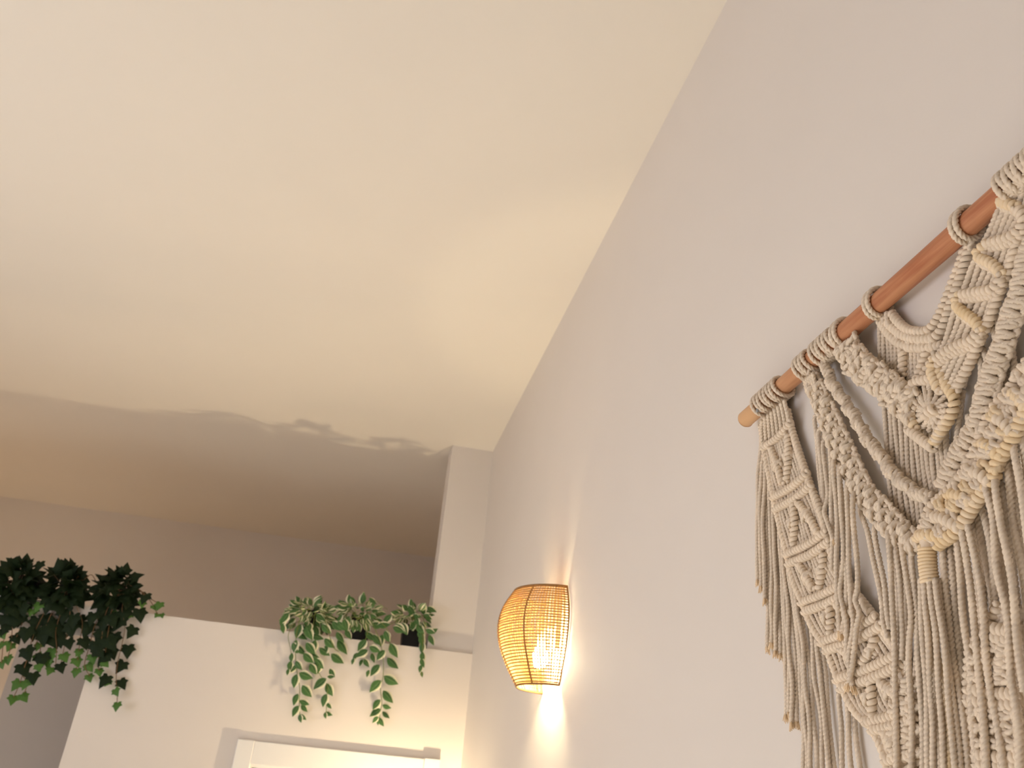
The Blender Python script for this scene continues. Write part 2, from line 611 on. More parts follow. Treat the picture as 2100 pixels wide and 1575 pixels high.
def pot(parent, org, cx, cy, w, h):
    b = MB()
    z0 = TOP
    t = w * 0.44
    for (za, zb, wa, wb) in ((z0, z0 + h * 0.86, t, w / 2),):
        v = [(cx - wa, cy - wa, za), (cx + wa, cy - wa, za), (cx + wa, cy + wa, za), (cx - wa, cy + wa, za),
             (cx - wb, cy - wb, zb), (cx + wb, cy - wb, zb), (cx + wb, cy + wb, zb), (cx - wb, cy + wb, zb)]
        b.add(v, [(3, 2, 1, 0), (0, 1, 5, 4), (1, 2, 6, 5), (2, 3, 7, 6), (3, 0, 4, 7), (4, 5, 6, 7)])
    o = b.build('pot', M_POT, parent, org, False)
    bevel(o, 0.004)
    b = MB()
    e = w / 2 + 0.003
    zr = z0 + h * 0.86
    ii = w / 2 - 0.006
    for lo, hi in (((-e, -e), (e, -ii)), ((-e, ii), (e, e)), ((-e, -ii), (-ii, ii)), ((ii, -ii), (e, ii))):
        b.box((cx + lo[0], cy + lo[1], zr - 0.008), (cx + hi[0], cy + hi[1], z0 + h))
    b.build('pot_rim', M_POT, o, None, False)
    b = MB(); b.box((cx - ii, cy - ii, zr - 0.002), (cx + ii, cy + ii, zr + 0.004)); b.build('soil', M_SOIL, o, None, False)
    for ch in o.children:
        me = ch.data
        for vv in me.vertices:
            vv.co = vv.co - Vector(org)
    return o


def vine(parent, org, pts, r, m):
    b = MB(); b.tube(spline(pts, 0.012), r, 5); return b.build('vine', m, parent, org)


Z2 = lambda x, y: (520 + x / 3.707, 1150 + y / 3.707)      # close-up views -> photograph pixels
Z1 = lambda x, y: (x / 3.316, 1100 + y / 3.316)


def rand_dir(r):
    while True:
        v = Vector((r.uniform(-1, 1), r.uniform(-1, 1), r.uniform(-1, 1)))
        if 0.05 < v.length < 1:
            return v.normalized()


def crown(parent, org, c, rad, n, me_pick, size, r, droop=0.5, stem=None, cull=True):
    """dense head of leaves over an ellipsoid"""
    k = 0
    base = Vector((c[0], c[1], c[2] - rad[2] * 0.6))
    while k < n:
        d = rand_dir(r)
        if d.y > 0.55 and r.random() < 0.8:
            continue
        s = r.uniform(0.45, 1.0) ** 0.6
        p = Vector((c[0] + d.x * rad[0] * s, c[1] + d.y * rad[1] * s, c[2] + d.z * rad[2] * s))
        if p.z < TOP + 0.012 and p.y > YP - 0.02:
            continue
        tip = Vector((d.x * 0.9 + r.uniform(-.5, .5), d.y * 0.5 + r.uniform(-.5, .2), -droop + d.z * 0.8 + r.uniform(-.4, .5)))
        nrm = Vector((d.x * 0.5 + r.uniform(-.5, .5), -0.8 + r.uniform(-.3, .3), 0.3 + d.z * 0.4 + r.uniform(-.5, .5)))
        put_leaf(parent, org, me_pick(p), p, tip, nrm, size * r.uniform(0.75, 1.15))
        k += 1
        if stem and k % 6 == 0:
            mid = (base + p) / 2 + Vector((0, 0, rad[2] * 0.2))
            vine(parent, org, [base, mid, p], 0.0012, stem)


def plant(name, label, cx_px, w, h, group):
    p = atY(cx_px[0], cx_px[1], YP)
    cx, cy = p[0], YP + w / 2 + 0.006
    e = empty(name, (cx, cy, TOP))
    setp(e, label, 'plant', group)
    org = (cx, cy, TOP)
    pot(e, org, cx, cy, w, h)
    return e, org


def leafy_vine(e, org, pts2, Zf, offs, leaves, rad, m, start=None):
    """pts2 in close-up pixels, hanging at YP - offs; leaves = (x, y, tipx, tipy, size_m, light)"""
    P = [atY(*Zf(x, y), YP - offs) for x, y in pts2]
    if start is not None:
        P = [start, (np.array(start) + P[0]) / 2 + np.array([0, -0.01, 0.02])] + P
    vine(e, org, P, rad, m)


def leaf_at(e, org, me, Zf, x, y, tx, ty, off, size, r, wid=1.0, tilt=0.35):
    p = atY(*Zf(x, y), YP - off)
    q = atY(*Zf(x + tx, y + ty), YP - off - 0.008)
    tip = Vector(q - p)
    nrm = Vector((r.uniform(-tilt, tilt), -1, r.uniform(-0.1, 0.5)))
    put_leaf(e, org, me, p, tip, nrm, size, wid)


GV = 'variegated plants on the partition'
GI = 'ivy plants on the partition'
r = random.Random(11)

# three variegated plants in black square pots
# --- first
e, org = plant('variegated_plant', 'bushy variegated trailing plant with hidden pot, leftmost of the three above door', Z2(430, 580), 0.082, 0.105, GV)
c0 = atY(*Z2(425, 420), YP + 0.02)
crown(e, org, c0, (0.092, 0.075, 0.064), 120, lambda p: LEAF_V2 if r.random() < 0.38 else LEAF_V, 0.047, r, 0.35, M_STEM_G)
st = (org[0], org[1] - 0.02, org[2] + 0.10)
leafy_vine(e, org, [(360, 430), (325, 560), (318, 700), (330, 840), (350, 960), (348, 1060), (352, 1190)], Z2, 0.03, None, 0.0016, M_STEM_G, st)
leafy_vine(e, org, [(460, 450), (440, 600), (445, 740), (500, 860), (560, 950), (556, 1060), (552, 1165)], Z2, 0.03, None, 0.0016, M_STEM_G, st)
leafy_vine(e, org, [(540, 440), (575, 560), (610, 660), (650, 690)], Z2, 0.04, None, 0.0015, M_STEM_G, st)
leafy_vine(e, org, [(330, 420), (265, 560), (285, 700), (275, 850)], Z2, 0.02, None, 0.0014, M_STEM_G, st)
for (x, y, tx, ty, s) in [(330, 860, -25, 105, .036), (345, 850, 120, 45, .040), (370, 945, 70, 85, .040), (340, 1010, -35, 85, .031), (350, 1060, 85, 35, .028), (345, 1100, -45, 75, .031), (365, 1090, 50, 65, .025), (355, 1165, 50, 45, .022), (352, 1165, 8, 70, .022),
                          (560, 880, 60, -5, .02), (555, 895, -100, 75, .042), (556, 930, 45, 95, .037), (555, 1010, -35, 115, .034), (560, 1080, 35, 45, .019), (545, 1150, 60, 25, .021), (545, 1150, 5, 50, .017),
                          (590, 705, 100, 70, .043), (640, 600, 82, 105, .047), (560, 640, -15, 50, .03), (580, 820, 40, 65, .026), (540, 590, 85, 75, .038), (630, 540, 60, 70, .036),
                          (325, 540, 70, 40, .036), (330, 600, -30, 90, .034), (320, 640, 75, 60, .038), (380, 700, 70, 65, .038), (420, 700, 85, 50, .04), (470, 740, 70, 90, .036), (470, 600, -10, 95, .036), (440, 560, 70, 20, .036),
                          (320, 760, 40, 60, .03), (330, 800, -40, 30, .028), (295, 700, -10, 70, .025), (285, 760, -10, 90, .028), (270, 820, -15, 50, .018), (500, 660, 60, 40, .036), (430, 780, 50, 80, .034), (510, 770, -20, 80, .032),
                          (520, 480, 60, 60, .036), (600, 460, 60, 60, .036), (240, 420, -30, 80, .032), (225, 480, 5, 75, .026), (270, 400, -50, 60, .034), (400, 500, 40, 80, .04), (360, 480, -30, 80, .04), (300, 620, 30, 80, .032), (400, 620, 60, 70, .04)]:
    leaf_at(e, org, LEAF_V, Z2, x, y, tx, ty, r.uniform(0.018, 0.045), s * 1.62, r)
# --- second
e, org = plant('variegated_plant', 'variegated plant in black square pot with longest trailing vine, middle one above door', Z2(800, 600), 0.088, 0.105, GV)
c0 = atY(*Z2(800, 400), YP + 0.0)
crown(e, org, c0, (0.088, 0.070, 0.048), 84, lambda p: LEAF_V2 if r.random() < 0.38 else LEAF_V, 0.044, r, 0.25, M_STEM_G)
st = (org[0], org[1] - 0.02, org[2] + 0.10)
leafy_vine(e, org, [(900, 470), (960, 610), (985, 740), (985, 880), (965, 960), (975, 1080), (965, 1140), (955, 1210)], Z2, 0.03, None, 0.0016, M_STEM_G, st)
leafy_vine(e, org, [(880, 470), (850, 600), (800, 700), (760, 770)], Z2, 0.03, None, 0.0014, M_STEM_G, st)
leafy_vine(e, org, [(940, 450), (1000, 500), (1040, 580), (1030, 660)], Z2, 0.045, None, 0.0014, M_STEM_G, st)
leafy_vine(e, org, [(830, 330), (920, 300), (980, 345), (1020, 370)], Z2, 0.03, None, 0.001, M_STEM_G, st)
for (x, y, tx, ty, s) in [(1040, 625, 65, 115, .044), (1015, 735, 100, 85, .043), (990, 875, 120, 65, .045), (985, 985, 80, 90, .042), (980, 1095, 70, 25, .025), (980, 1145, 55, 45, .026), (960, 790, -60, 70, .038), (970, 910, -75, 80, .042), (965, 1055, -45, 60, .032), (970, 1130, -75, 45, .034), (950, 1185, -45, 50, .022), (955, 1190, 35, 65, .026), (955, 1190, -10, 60, .020),
                          (860, 600, -60, 70, .038), (870, 680, -75, 40, .036), (880, 650, 90, 40, .034), (1000, 680, -60, 70, .034), (900, 700, 20, 60, .028), (830, 750, -20, 40, .02), (840, 745, 40, 60, .026), (800, 700, -40, 40, .024), (765, 740, -25, 70, .018), (880, 830, -15, 50, .02),
                          (910, 560, 60, 70, .038), (1000, 530, 30, 80, .034), (1060, 500, 95, 40, .036), (890, 480, 110, 10, .038), (850, 540, 60, 40, .04), (690, 440, 30, 90, .036), (640, 460, 60, 60, .036), (700, 520, 40, 60, .032), (820, 330, 10, -70, .034), (880, 280, 70, 50, .028), (860, 400, 10, 60, .032), (940, 490, 70, -10, .036), (980, 560, -10, 90, .034)]:
    leaf_at(e, org, LEAF_V, Z2, x, y, tx, ty, r.uniform(0.018, 0.045), s * 1.62, r)
# --- third
e, org = plant('variegated_plant', 'sparse variegated plant in fully visible black square pot next to wall pier', Z2(1192, 645), 0.088, 0.098, GV)
c0 = atY(*Z2(1210, 415), YP + 0.0)
crown(e, org, c0, (0.080, 0.065, 0.038), 62, lambda p: LEAF_V2 if r.random() < 0.38 else LEAF_V, 0.042, r, 0.2, M_STEM_G)
st = (org[0], org[1] - 0.02, org[2] + 0.09)
leafy_vine(e, org, [(1265, 450), (1285, 560), (1285, 680), (1278, 790), (1275, 870)], Z2, 0.03, None, 0.0015, M_STEM_G, st)
leafy_vine(e, org, [(1290, 440), (1310, 530), (1350, 570)], Z2, 0.03, None, 0.0012, M_STEM_G, st)
leafy_vine(e, org, [(1120, 420), (1070, 470), (1040, 480)], Z2, 0.03, None, 0.0012, M_STEM_G, st)
for (x, y, tx, ty, s) in [(1275, 560, 20, 90, .034), (1290, 620, -15, 80, .03), (1285, 690, 10, 80, .03), (1275, 740, 25, 70, .026), (1280, 790, -18, 60, .022), (1278, 840, 8, 60, .016), (1335, 545, 55, -25, .026), (1335, 560, 40, 75, .032), (1310, 520, 50, 20, .028), (1320, 350, 55, 25, .03), (1280, 320, 10, 50, .036), (1130, 470, 30, 75, .036), (1080, 480, 75, 65, .036), (1240, 480, 50, 60, .034), (1050, 410, -40, 40, .034), (1180, 340, 40, 60, .036), (1260, 520, 30, 70, .034)]:
    leaf_at(e, org, LEAF_V, Z2, x, y, tx, ty, r.uniform(0.018, 0.04), s * 1.65, r)


def ivy(label, px, c, rad, n, vines, dark, light, extra=()):
    e, org = plant('ivy_plant', label, px, 0.085, 0.095, GI)
    c0 = atY(*Z1(*c), YP - 0.005)
    crown(e, org, c0, rad, n, lambda p: LEAF_I, 0.054, r, 0.35, M_STEM_B)
    st = (org[0], org[1] - 0.03, org[2] + 0.095)
    for v in vines:
        leafy_vine(e, org, v, Z1, 0.03, None, 0.0016, M_STEM_B, st)
    for (x, y, s) in dark:
        a = r.uniform(-0.7, 0.7)
        L = 70 * s
        leaf_at(e, org, LEAF_I, Z1, x - 0.25 * L * math.sin(a), y - 0.3 * L, L * math.sin(a), L * math.cos(a), r.uniform(0.015, 0.05), 0.058 * s, r, 1.05, 0.5)
    for (x, y, s) in light:
        a = r.uniform(-0.8, 0.8)
        L = 45 * s
        leaf_at(e, org, LEAF_IL, Z1, x - 0.25 * L * math.sin(a), y - 0.3 * L, L * math.sin(a), L * math.cos(a), r.uniform(0.015, 0.045), 0.040 * s, r, 1.1, 0.5)
    return e


ivy('dark green ivy trailing over the partition, leftmost of three and cut by frame edge', Z1(120, 480), (100, 345), (0.070, 0.07, 0.105), 84,
    [[(60, 480), (45, 600), (22, 730), (10, 860)], [(100, 480), (85, 600), (75, 740), (52, 825)], [(150, 470), (160, 560), (110, 690)], [(120, 330), (230, 280), (268, 180)]],
    [(45, 620, .9), (120, 560, 1), (20, 560, 1.1), (150, 560, .9), (105, 690, .85), (268, 195, .9), (60, 560, 1.1), (20, 650, .7), (90, 500, 1.1), (150, 490, 1), (30, 480, 1.2), (180, 480, .9), (215, 420, .9), (60, 420, 1.2), (130, 430, 1.2)],
    [(20, 730, .9), (75, 740, 1), (52, 830, 1), (8, 865, .9), (18, 670, .8), (215, 510, .8), (265, 470, 1.1), (245, 505, .8)])
ivy('dark green ivy with long tips hanging over grey recess, middle one of three', Z1(430, 480), (450, 345), (0.075, 0.07, 0.085), 80,
    [[(330, 470), (250, 620), (200, 760), (165, 900), (130, 1010), (92, 1095)], [(160, 900), (185, 990), (158, 1090)], [(420, 500), (380, 640), (385, 760), (378, 880)], [(360, 500), (300, 650), (275, 760), (262, 880)], [(480, 480), (465, 620), (440, 740), (412, 880)], [(520, 470), (560, 580), (545, 700), (522, 900)], [(560, 300), (620, 260), (660, 320)]],
    [(180, 650, 1.1), (230, 640, 1.1), (290, 670, 1.2), (350, 700, 1.2), (250, 580, 1.1), (310, 560, 1.1), (370, 590, 1.2), (440, 520, 1.2), (500, 560, 1.1), (480, 620, 1.1), (420, 620, 1.1), (180, 785, 1.1), (155, 895, 1.1), (225, 950, .9), (285, 825, 1.1), (410, 885, .8), (465, 720, .85), (545, 560, .9), (330, 460, 1.1), (400, 480, 1.1), (470, 440, 1.1), (330, 630, 1.1), (400, 690, 1.1), (540, 450, .9), (280, 380, 1)],
    [(265, 740, .9), (350, 780, 1.2), (345, 820, 1.0), (330, 855, 1), (255, 820, 1.1), (260, 885, .9), (345, 905, .9), (435, 815, 1.1), (540, 780, .9), (520, 845, 1.1), (520, 915, 1), (125, 1000, 1.2), (185, 995, 1.1), (90, 1100, 1.0), (155, 1090, 1.1)])
ivy('dark green ivy with one long vine hanging on the bright wall, rightmost of three', Z1(800, 510), (795, 375), (0.072, 0.07, 0.088), 80,
    [[(830, 500), (850, 620), (828, 740), (800, 860), (790, 980), (798, 1060), (796, 1140)], [(760, 500), (740, 620), (720, 760), (715, 880)], [(700, 500), (640, 620), (610, 740), (575, 870), (610, 950)], [(720, 520), (690, 700), (670, 860), (675, 915)], [(880, 330), (960, 370), (1030, 450), (1070, 530)], [(980, 400), (1050, 440), (1085, 465)]],
    [(905, 640, .95), (870, 765, 1), (832, 875, .95), (825, 995, .85), (722, 972, 1), (630, 545, 1), (600, 620, 1.1), (690, 670, 1.1), (720, 640, 1), (775, 690, 1.2), (740, 720, 1.2), (660, 750, 1.1), (715, 820, 1.1), (755, 560, 1.1), (820, 580, 1.2), (700, 580, 1.1), (570, 715, .95), (950, 520, 1.1), (650, 740, 1.1), (905, 290, .7), (990, 410, .9), (850, 520, 1.1), (660, 780, 1), (760, 780, 1), (720, 500, 1.1)],
    [(785, 1052, .9), (796, 1145, .95), (740, 990, .8), (710, 865, .9), (675, 915, .9), (605, 955, .9), (600, 885, 1.1), (628, 820, 1.1), (540, 785, .8), (970, 450, .9), (1085, 465, 1), (1045, 480, .7), (1070, 535, .6), (1100, 535, .6), (765, 525, 1), (885, 530, .9)])

# ------------------------------------------------------------------ macrame wall hanging
RC = 0.0033                      # cord radius
ROD_X, ROD_Z, ROD_R = W - 0.0215, H + 0.6045, 0.0132
RY0, RY1 = 1.137, 0.22
MO = (ROD_X, 0.70, ROD_Z)
hang = empty('macrame_hanging', MO)
setp(hang, 'large cream knotted cotton macrame hanging on wooden rod on right wall', 'wall hanging')

b = MB()
n = 60
ys = np.linspace(RY0 - 0.002, RY1, n)
rr = np.array([ROD_R * (1 + 0.025 * math.sin(9 * y) + 0.02 * math.sin(23 * y)) for y in ys])
b.tube([(ROD_X, y, ROD_Z + 0.0008 * math.sin(7 * y)) for y in ys], rr, 20, caps=False)
rod = b.build('rod', M_ROD, hang, MO)
b = MB()
b.tube([(ROD_X, RY0 - 0.002, ROD_Z), (ROD_X, RY0, ROD_Z), (ROD_X, RY0 + 0.0006, ROD_Z)], np.array([ROD_R * 1.0, ROD_R * 0.93, ROD_R * 0.85]), 20)
eo = b.build('rod_end', M_ROD_END, rod, MO)
for y in (1.07, 0.36):
    b = MB(); b.tube([(W + 0.01, y, ROD_Z - ROD_R - 0.0022), (W - 0.034, y, ROD_Z - ROD_R - 0.0020)], 0.0016, 8)
    b.tube([(W - 0.034, y, ROD_Z - ROD_R - 0.002), (W - 0.0355, y, ROD_Z - ROD_R - 0.002)], 0.0036, 10)
    b.build('nail', M_NAIL, hang, MO)


def wp(x, y, off):
    return atX(x, y, W - off)


def z1(x, y): return (1480 + x / 2.716, 320 + y / 2.716)
def z2(x, y): return (1500 + x / 3.5, 750 + y / 3.5)
def z3(x, y): return (1500 + x / 3.5, 1125 + y / 3.5)
def z4(x, y): return (1780 + x / 3.28, 320 + y / 3.28)


TW = 2 * math.pi / 0.0155


def rope(mb, P, r=RC, sgn=1, step=0.0019):
    mb.tube(spline(P, step), r * 0.98, 12, twist=sgn * TW, lobe=0.17)


def coil_pts(path, cr, pitch, flat=1.0, per=9, ph=0.0, mod=None):
    P = spline(path, 0.002)
    s = np.concatenate([[0], np.cumsum(np.linalg.norm(np.diff(P, axis=0), axis=1))])
    L = s[-1]
    n = max(6, int(L / pitch * per))
    q = np.linspace(0, L, n)
    C = np.stack([np.interp(q, s, P[:, i]) for i in range(3)], 1)
    T = np.gradient(C, axis=0)
    T /= np.linalg.norm(T, axis=1)[:, None]
    ref = np.array([-1.0, 0, 0])
    N = ref[None] - T * (T @ ref)[:, None]
    N /= np.linalg.norm(N, axis=1)[:, None]
    B = np.cross(T, N)
    a = ph + 2 * math.pi * q / pitch
    CR = cr if mod is None else (cr * (1 + 0.36 * np.sin(2 * math.pi * q / mod + 0.7 * ph)))[:, None]
    return C + CR * (np.cos(a)[:, None] * N * flat + np.sin(a)[:, None] * B)


def ridge(path, r=RC, cr=0.0034, parent=None, m=None, name='ridge', pitch=None):
    """row of clove hitches: a cord wound tightly round a carrier"""
    b = MB()
    b.tube(coil_pts(path, cr, pitch or 2.05 * r), r, 6)
    return b.build(name, m or M_ROPE, parent or hang, MO)


ncord = [0]


def fray(P, mb, r=RC):
    e, d = P[-1], P[-1] - P[-3]
    d = d / np.linalg.norm(d)
    for k in range(16):
        o = np.array([RNG.uniform(-1, 1), RNG.uniform(-1, 1), RNG.uniform(-.3, .3)]) * r * 0.7
        q = e + o * 1.5 + d * RNG.uniform(0.004, 0.011)
        mb.tube([e - d * 0.002 + o * 0.6, (e + q) / 2 + o * 0.4, q], np.array([0.0011, 0.0010, 0.0005]), 4)


def cord(px, off, r=RC, end=False, m=None, wob=0.0012, parent=None):
    """one hanging cord, px = photograph pixels on the plane `off` from the wall"""
    offs = off if isinstance(off, (list, tuple)) else [off] * len(px)
    P = [wp(x, y, o) for (x, y), o in zip(px, offs)]
    S = spline(P, 0.0019)
    n = len(S)
    a, c = RNG.uniform(0, 6), RNG.uniform(0.7, 1.3)
    t = np.arange(n) * 0.0019
    env = np.minimum(1, np.minimum(t, t[::-1] + 0.02) / 0.03)
    S[:, 1] += wob * env * np.sin(a + 60 * c * t)
    S[:, 0] += 0.6 * wob * env * np.sin(a * 2 + 47 * c * t)
    mb = MB()
    mb.tube(S, r * 0.98, 12, twist=TW, lobe=0.17)
    o = mb.build('cord', m or M_ROPE, parent or hang, MO)
    if end:
        f = MB()
        fray(S, f, r)
        f.build('frayed_end', M_FRAY, o, MO)
    return o


# shared knot meshes (unit: one cord diameter wide cords, x across, y along, z out of the wall)
def knot_mesh(kind):
    mb = MB()
    d = 2 * RC
    if kind == 0:                                   # square knot
        for s in (1, -1):
            P = [(-1.25 * s, -0.55, -0.25), (-1.45 * s, 0.05, 0.15), (-0.7 * s, 0.28, 0.75), (0.35 * s, -0.05, 0.95), (1.15 * s, -0.35, 0.45), (1.35 * s, 0.15, -0.05), (0.9 * s, 0.75, -0.25)]
            P = [(x * d, (y + 0.38 * s) * d, z * d + (0.0004 if s > 0 else 0)) for x, y, z in P]
            mb.tube(spline(P, 0.0022), RC * 0.95, 8, twist=TW, lobe=0.12)
        for s in (-0.42, 0.42):
            mb.tube(spline([(s * d, -1.3 * d, 0), (s * 0.8 * d, 0, 0.15 * d), (s * d, 1.3 * d, 0)], 0.003), RC * 0.95, 8, twist=TW, lobe=0.12)
    elif kind == 1:                                 # chunky loop knot
        for k, yy in enumerate((-0.6, 0.1, 0.8)):
            s = 1 if k % 2 else -1
            P = [(-1.1 * s, yy - 0.45, -0.2), (-0.75 * s, yy - 0.2, 0.7), (0.2 * s, yy + 0.05, 1.05), (0.95 * s, yy + 0.15, 0.5), (1.1 * s, yy + 0.2, -0.2)]
            mb.tube(spline([(x * d, y * d, z * d) for x, y, z in P], 0.0022), RC, 8, twist=TW, lobe=0.12)
        mb.tube([(0, -1.3 * d, 0), (0, 1.3 * d, 0)], RC * 1.3, 8)
    else:                                           # half hitch bar
        P = [(x * d, 0.28 * math.sin(x * 2.2) * d, (0.5 - 0.16 * x * x) * d) for x in np.linspace(-1.6, 1.6, 9)]
        mb.tube(spline(P, 0.0022), RC * 1.05, 8, twist=TW, lobe=0.12)
        for s in (-1, 1):
            P = [(1.5 * s, -0.8, -.2), (1.75 * s, -0.2, 0.3), (1.5 * s, 0.5, 0.45), (1.2 * s, 1.0, -.1)]
            mb.tube(spline([(x * d, y * d, z * d) for x, y, z in P], 0.0022), RC, 8, twist=TW, lobe=0.12)
    return mb


KN = []
for k in range(3):
    me = knot_mesh(k).mesh('knot_%d' % k)
    me.materials.append(M_ROPE)
    KN.append(me)
KNY = []
for me in KN:
    c = me.copy(); c.materials.clear(); c.materials.append(M_ROPE2); KNY.append(c)


def knot(p, du, dv, parent, kind=0, sx=1.0, sy=1.0, yellow=False):
    """du = across direction, dv = along direction (world)"""
    y = Vector(dv).normalized()
    z = Vector((-1, 0, 0))
    z = (z - y * z.dot(y)).normalized()
    x = y.cross(z)
    if x.dot(Vector(du)) < 0:
        x = -x; z = x.cross(y)
        if z.x > 0:
            z = -z
    M = Matrix.Identity(4)
    j = RNG.uniform(0.92, 1.08)
    for i in range(3):
        M[i][0] = x[i] * sx * j
        M[i][1] = y[i] * sy * j
        M[i][2] = z[i] * (sx + sy) / 2
        M[i][3] = p[i] - MO[i]
    o = bpy.data.objects.new('knot', (KNY if yellow else KN)[kind])
    COL.objects.link(o)
    o.parent = parent
    o.matrix_local = M
    return o


class Strip:
    """a band between two edge lines given in photograph pixels; (u, v) -> wall point"""

    def __init__(self, left, right, off):
        self.L = self._rs(left)
        self.Rr = self._rs(right)
        self.off = off

    def _rs(self, pts):
        P = spline([(x, y, 0) for x, y in pts], 4)[:, :2]
        s = np.concatenate([[0], np.cumsum(np.linalg.norm(np.diff(P, axis=0), axis=1))])
        q = np.linspace(0, s[-1], 101)
        return np.stack([np.interp(q, s, P[:, i]) for i in range(2)], 1)

    def px(self, u, v):
        t = np.linspace(0, 1, 101)
        v = min(1, max(0, v))
        a = np.array([np.interp(v, t, self.L[:, i]) for i in range(2)])
        c = np.array([np.interp(v, t, self.Rr[:, i]) for i in range(2)])
        return a * (1 - u) + c * u

    def p(self, u, v, do=0.0):
        return wp(*self.px(u, v), self.off + do)

    def frame(self, u, v):
        du = self.p(u + 0.05, v) - self.p(u - 0.05, v)
        dv = self.p(u, v + 0.01) - self.p(u, v - 0.01)
        return du, dv

    def width(self, v):
        return float(np.linalg.norm(self.p(1, v) - self.p(0, v)))

    def length(self, u=0.5):
        P = np.array([self.p(u, v) for v in np.linspace(0, 1, 30)])
        return float(np.linalg.norm(np.diff(P, axis=0), axis=1).sum())


def warp(S, name, us, v0=0, v1=1, do=0.0, wob=0.02, n=14, m=None, r=RC):
    """the lengthwise cords of a band = the mesh of the band itself"""
    mb = MB()
    for k, u in enumerate(us):
        P = [S.p(u + wob * math.sin(2.3 * i + 1.7 * k), v, do) for i, v in enumerate(np.linspace(v0, v1, n))]
        rope(mb, P, r)
    return mb.build(name, m or M_ROPE, hang, MO)


# ---- A: banded panel at the far left
A = Strip([(1559, 850), (1562, 890), (1574, 961), (1594, 1059), (1614, 1141), (1624, 1185), (1649, 1248), (1663, 1285), (1700, 1342), (1711, 1382), (1751, 1459), (1780, 1485), (1808, 1536), (1822, 1590)],
          [(1612, 812), (1622, 868), (1654, 967), (1683, 1044), (1700, 1104), (1711, 1142), (1754, 1211), (1788, 1253), (1822, 1302), (1850, 1350), (1872, 1410), (1882, 1460), (1888, 1530), (1892, 1590)], 0.013)
band = warp(A, 'knotted_band', [0.09 + 0.0745 * i for i in range(12)], do=0.001, wob=0.012, n=26)
band['label'] = 'leftmost band of double hitch bars'
for u in (0.02, 0.98):
    ridge([A.p(u, v, 0.002) for v in np.linspace(0.03, 1, 22)], cr=0.0026, parent=band, name='edge_ridge')
bars = [0.075, 0.205, 0.235, 0.355, 0.38, 0.485, 0.510, 0.60, 0.625, 0.705, 0.73, 0.84, 0.865, 0.95]
for k, v in enumerate(bars):
    dv = 0.012 * (1 if k % 2 else -1)
    ridge([A.p(u, v - 0.01 * (u - 0.5) * 2 + 0.006 * math.sin(3.1 * u), 0.006) for u in np.linspace(-0.02, 1.02, 7)], cr=0.0032, parent=band, name='hitch_bar')
sec = [(0.085, 0.198), (0.243, 0.348), (0.388, 0.478), (0.518, 0.594), (0.632, 0.699), (0.738, 0.833), (0.872, 0.945)]
for k, (v0, v1) in enumerate(sec):
    a = [(0.22, v0 + .01), (0.30, v1 - .004)] if k % 2 == 0 else [(0.2, v1), (0.45, v0)]
    c = [(0.82, v0), (0.42, v1 - .004)] if k % 2 == 0 else [(0.8, v1), (0.55, v0 + .01)]
    for q in (a, c):
        ridge([A.p(*q[0], 0.006), A.p((q[0][0] + q[1][0]) / 2 + .03, (q[0][1] + q[1][1]) / 2, 0.007), A.p(*q[1], 0.006)], cr=0.003, parent=band, name='diagonal_ridge')
    for u in (0.32, 0.66):
        vm = (v0 + v1) / 2 + 0.006 * RNG.uniform(-1, 1)
        du, dv = A.frame(u, vm)
        knot(A.p(u, vm, 0.004), du, dv, band, 0, 0.95, 0.95)


# ---- lattice bands
def lattice(S, rows, cols, label, kinds=(0,), sx=1.0, sy=1.0, edges=True, yellow=0.0, us=None, do=0.003, name='knotted_band'):
    bd = warp(S, name, us or [(i + 0.5) / (2 * cols) for i in range(2 * cols)], wob=0.05, n=rows * 2 + 3)
    bd['label'] = label
    for i in range(rows):
        v = (i + 0.5) / rows
        st = i % 2
        for c in range(cols - (st if cols > 1 else 0)):
            u = (c + 0.5 + (0.5 * st if cols > 1 else 0)) / cols
            du, dv = S.frame(u, v)
            knot(S.p(u, v, do + RNG.uniform(0, .001)), du, dv, bd, kinds[(i + c) % len(kinds)], sx, sy, RNG.random() < yellow)
    if edges:
        for u in (0.0, 1.0):
            P = []
            for i in range(rows * 2 + 1):
                v = i / (2 * rows)
                P.append(S.p(u + (0.05 if i % 2 else -0.04) * (1 if u < .5 else -1), v, 0.002))
            mb = MB(); rope(mb, P); mb.build('edge_cord', M_ROPE, bd, MO)
    return bd


C = Strip([z2(*q) for q in [(500, 30), (560, 200), (615, 330), (650, 430), (705, 590), (800, 770), (920, 990), (1050, 1150), (1170, 1280), (1310, 1330)]],
          [z2(*q) for q in [(590, 10), (690, 200), (755, 330), (800, 430), (880, 600), (1000, 850), (1120, 980), (1240, 1110), (1330, 1200), (1400, 1240)]], 0.017)
lattice(C, 25, 2, 'long diagonal band of net knots', (0, 0, 1), 0.92, 0.95)
E_ = Strip([z1(*q) for q in [(640, 1090), (700, 1200), (800, 1280), (900, 1360), (960, 1420), (1060, 1500)]],
           [z1(*q) for q in [(730, 1000), (800, 1090), (880, 1160), (960, 1220), (1040, 1280), (1080, 1330)]], 0.020)
bd = lattice(E_, 13, 3, 'ladder band under the rod', (1, 0, 2), 0.95, 0.9)
for k in range(7):
    v = 0.1 + k * 0.13
    ridge([E_.p(u, v + 0.02 * u, 0.006) for u in np.linspace(0.05, 0.95, 5)], cr=0.0026, parent=bd, name='hitch_bar')


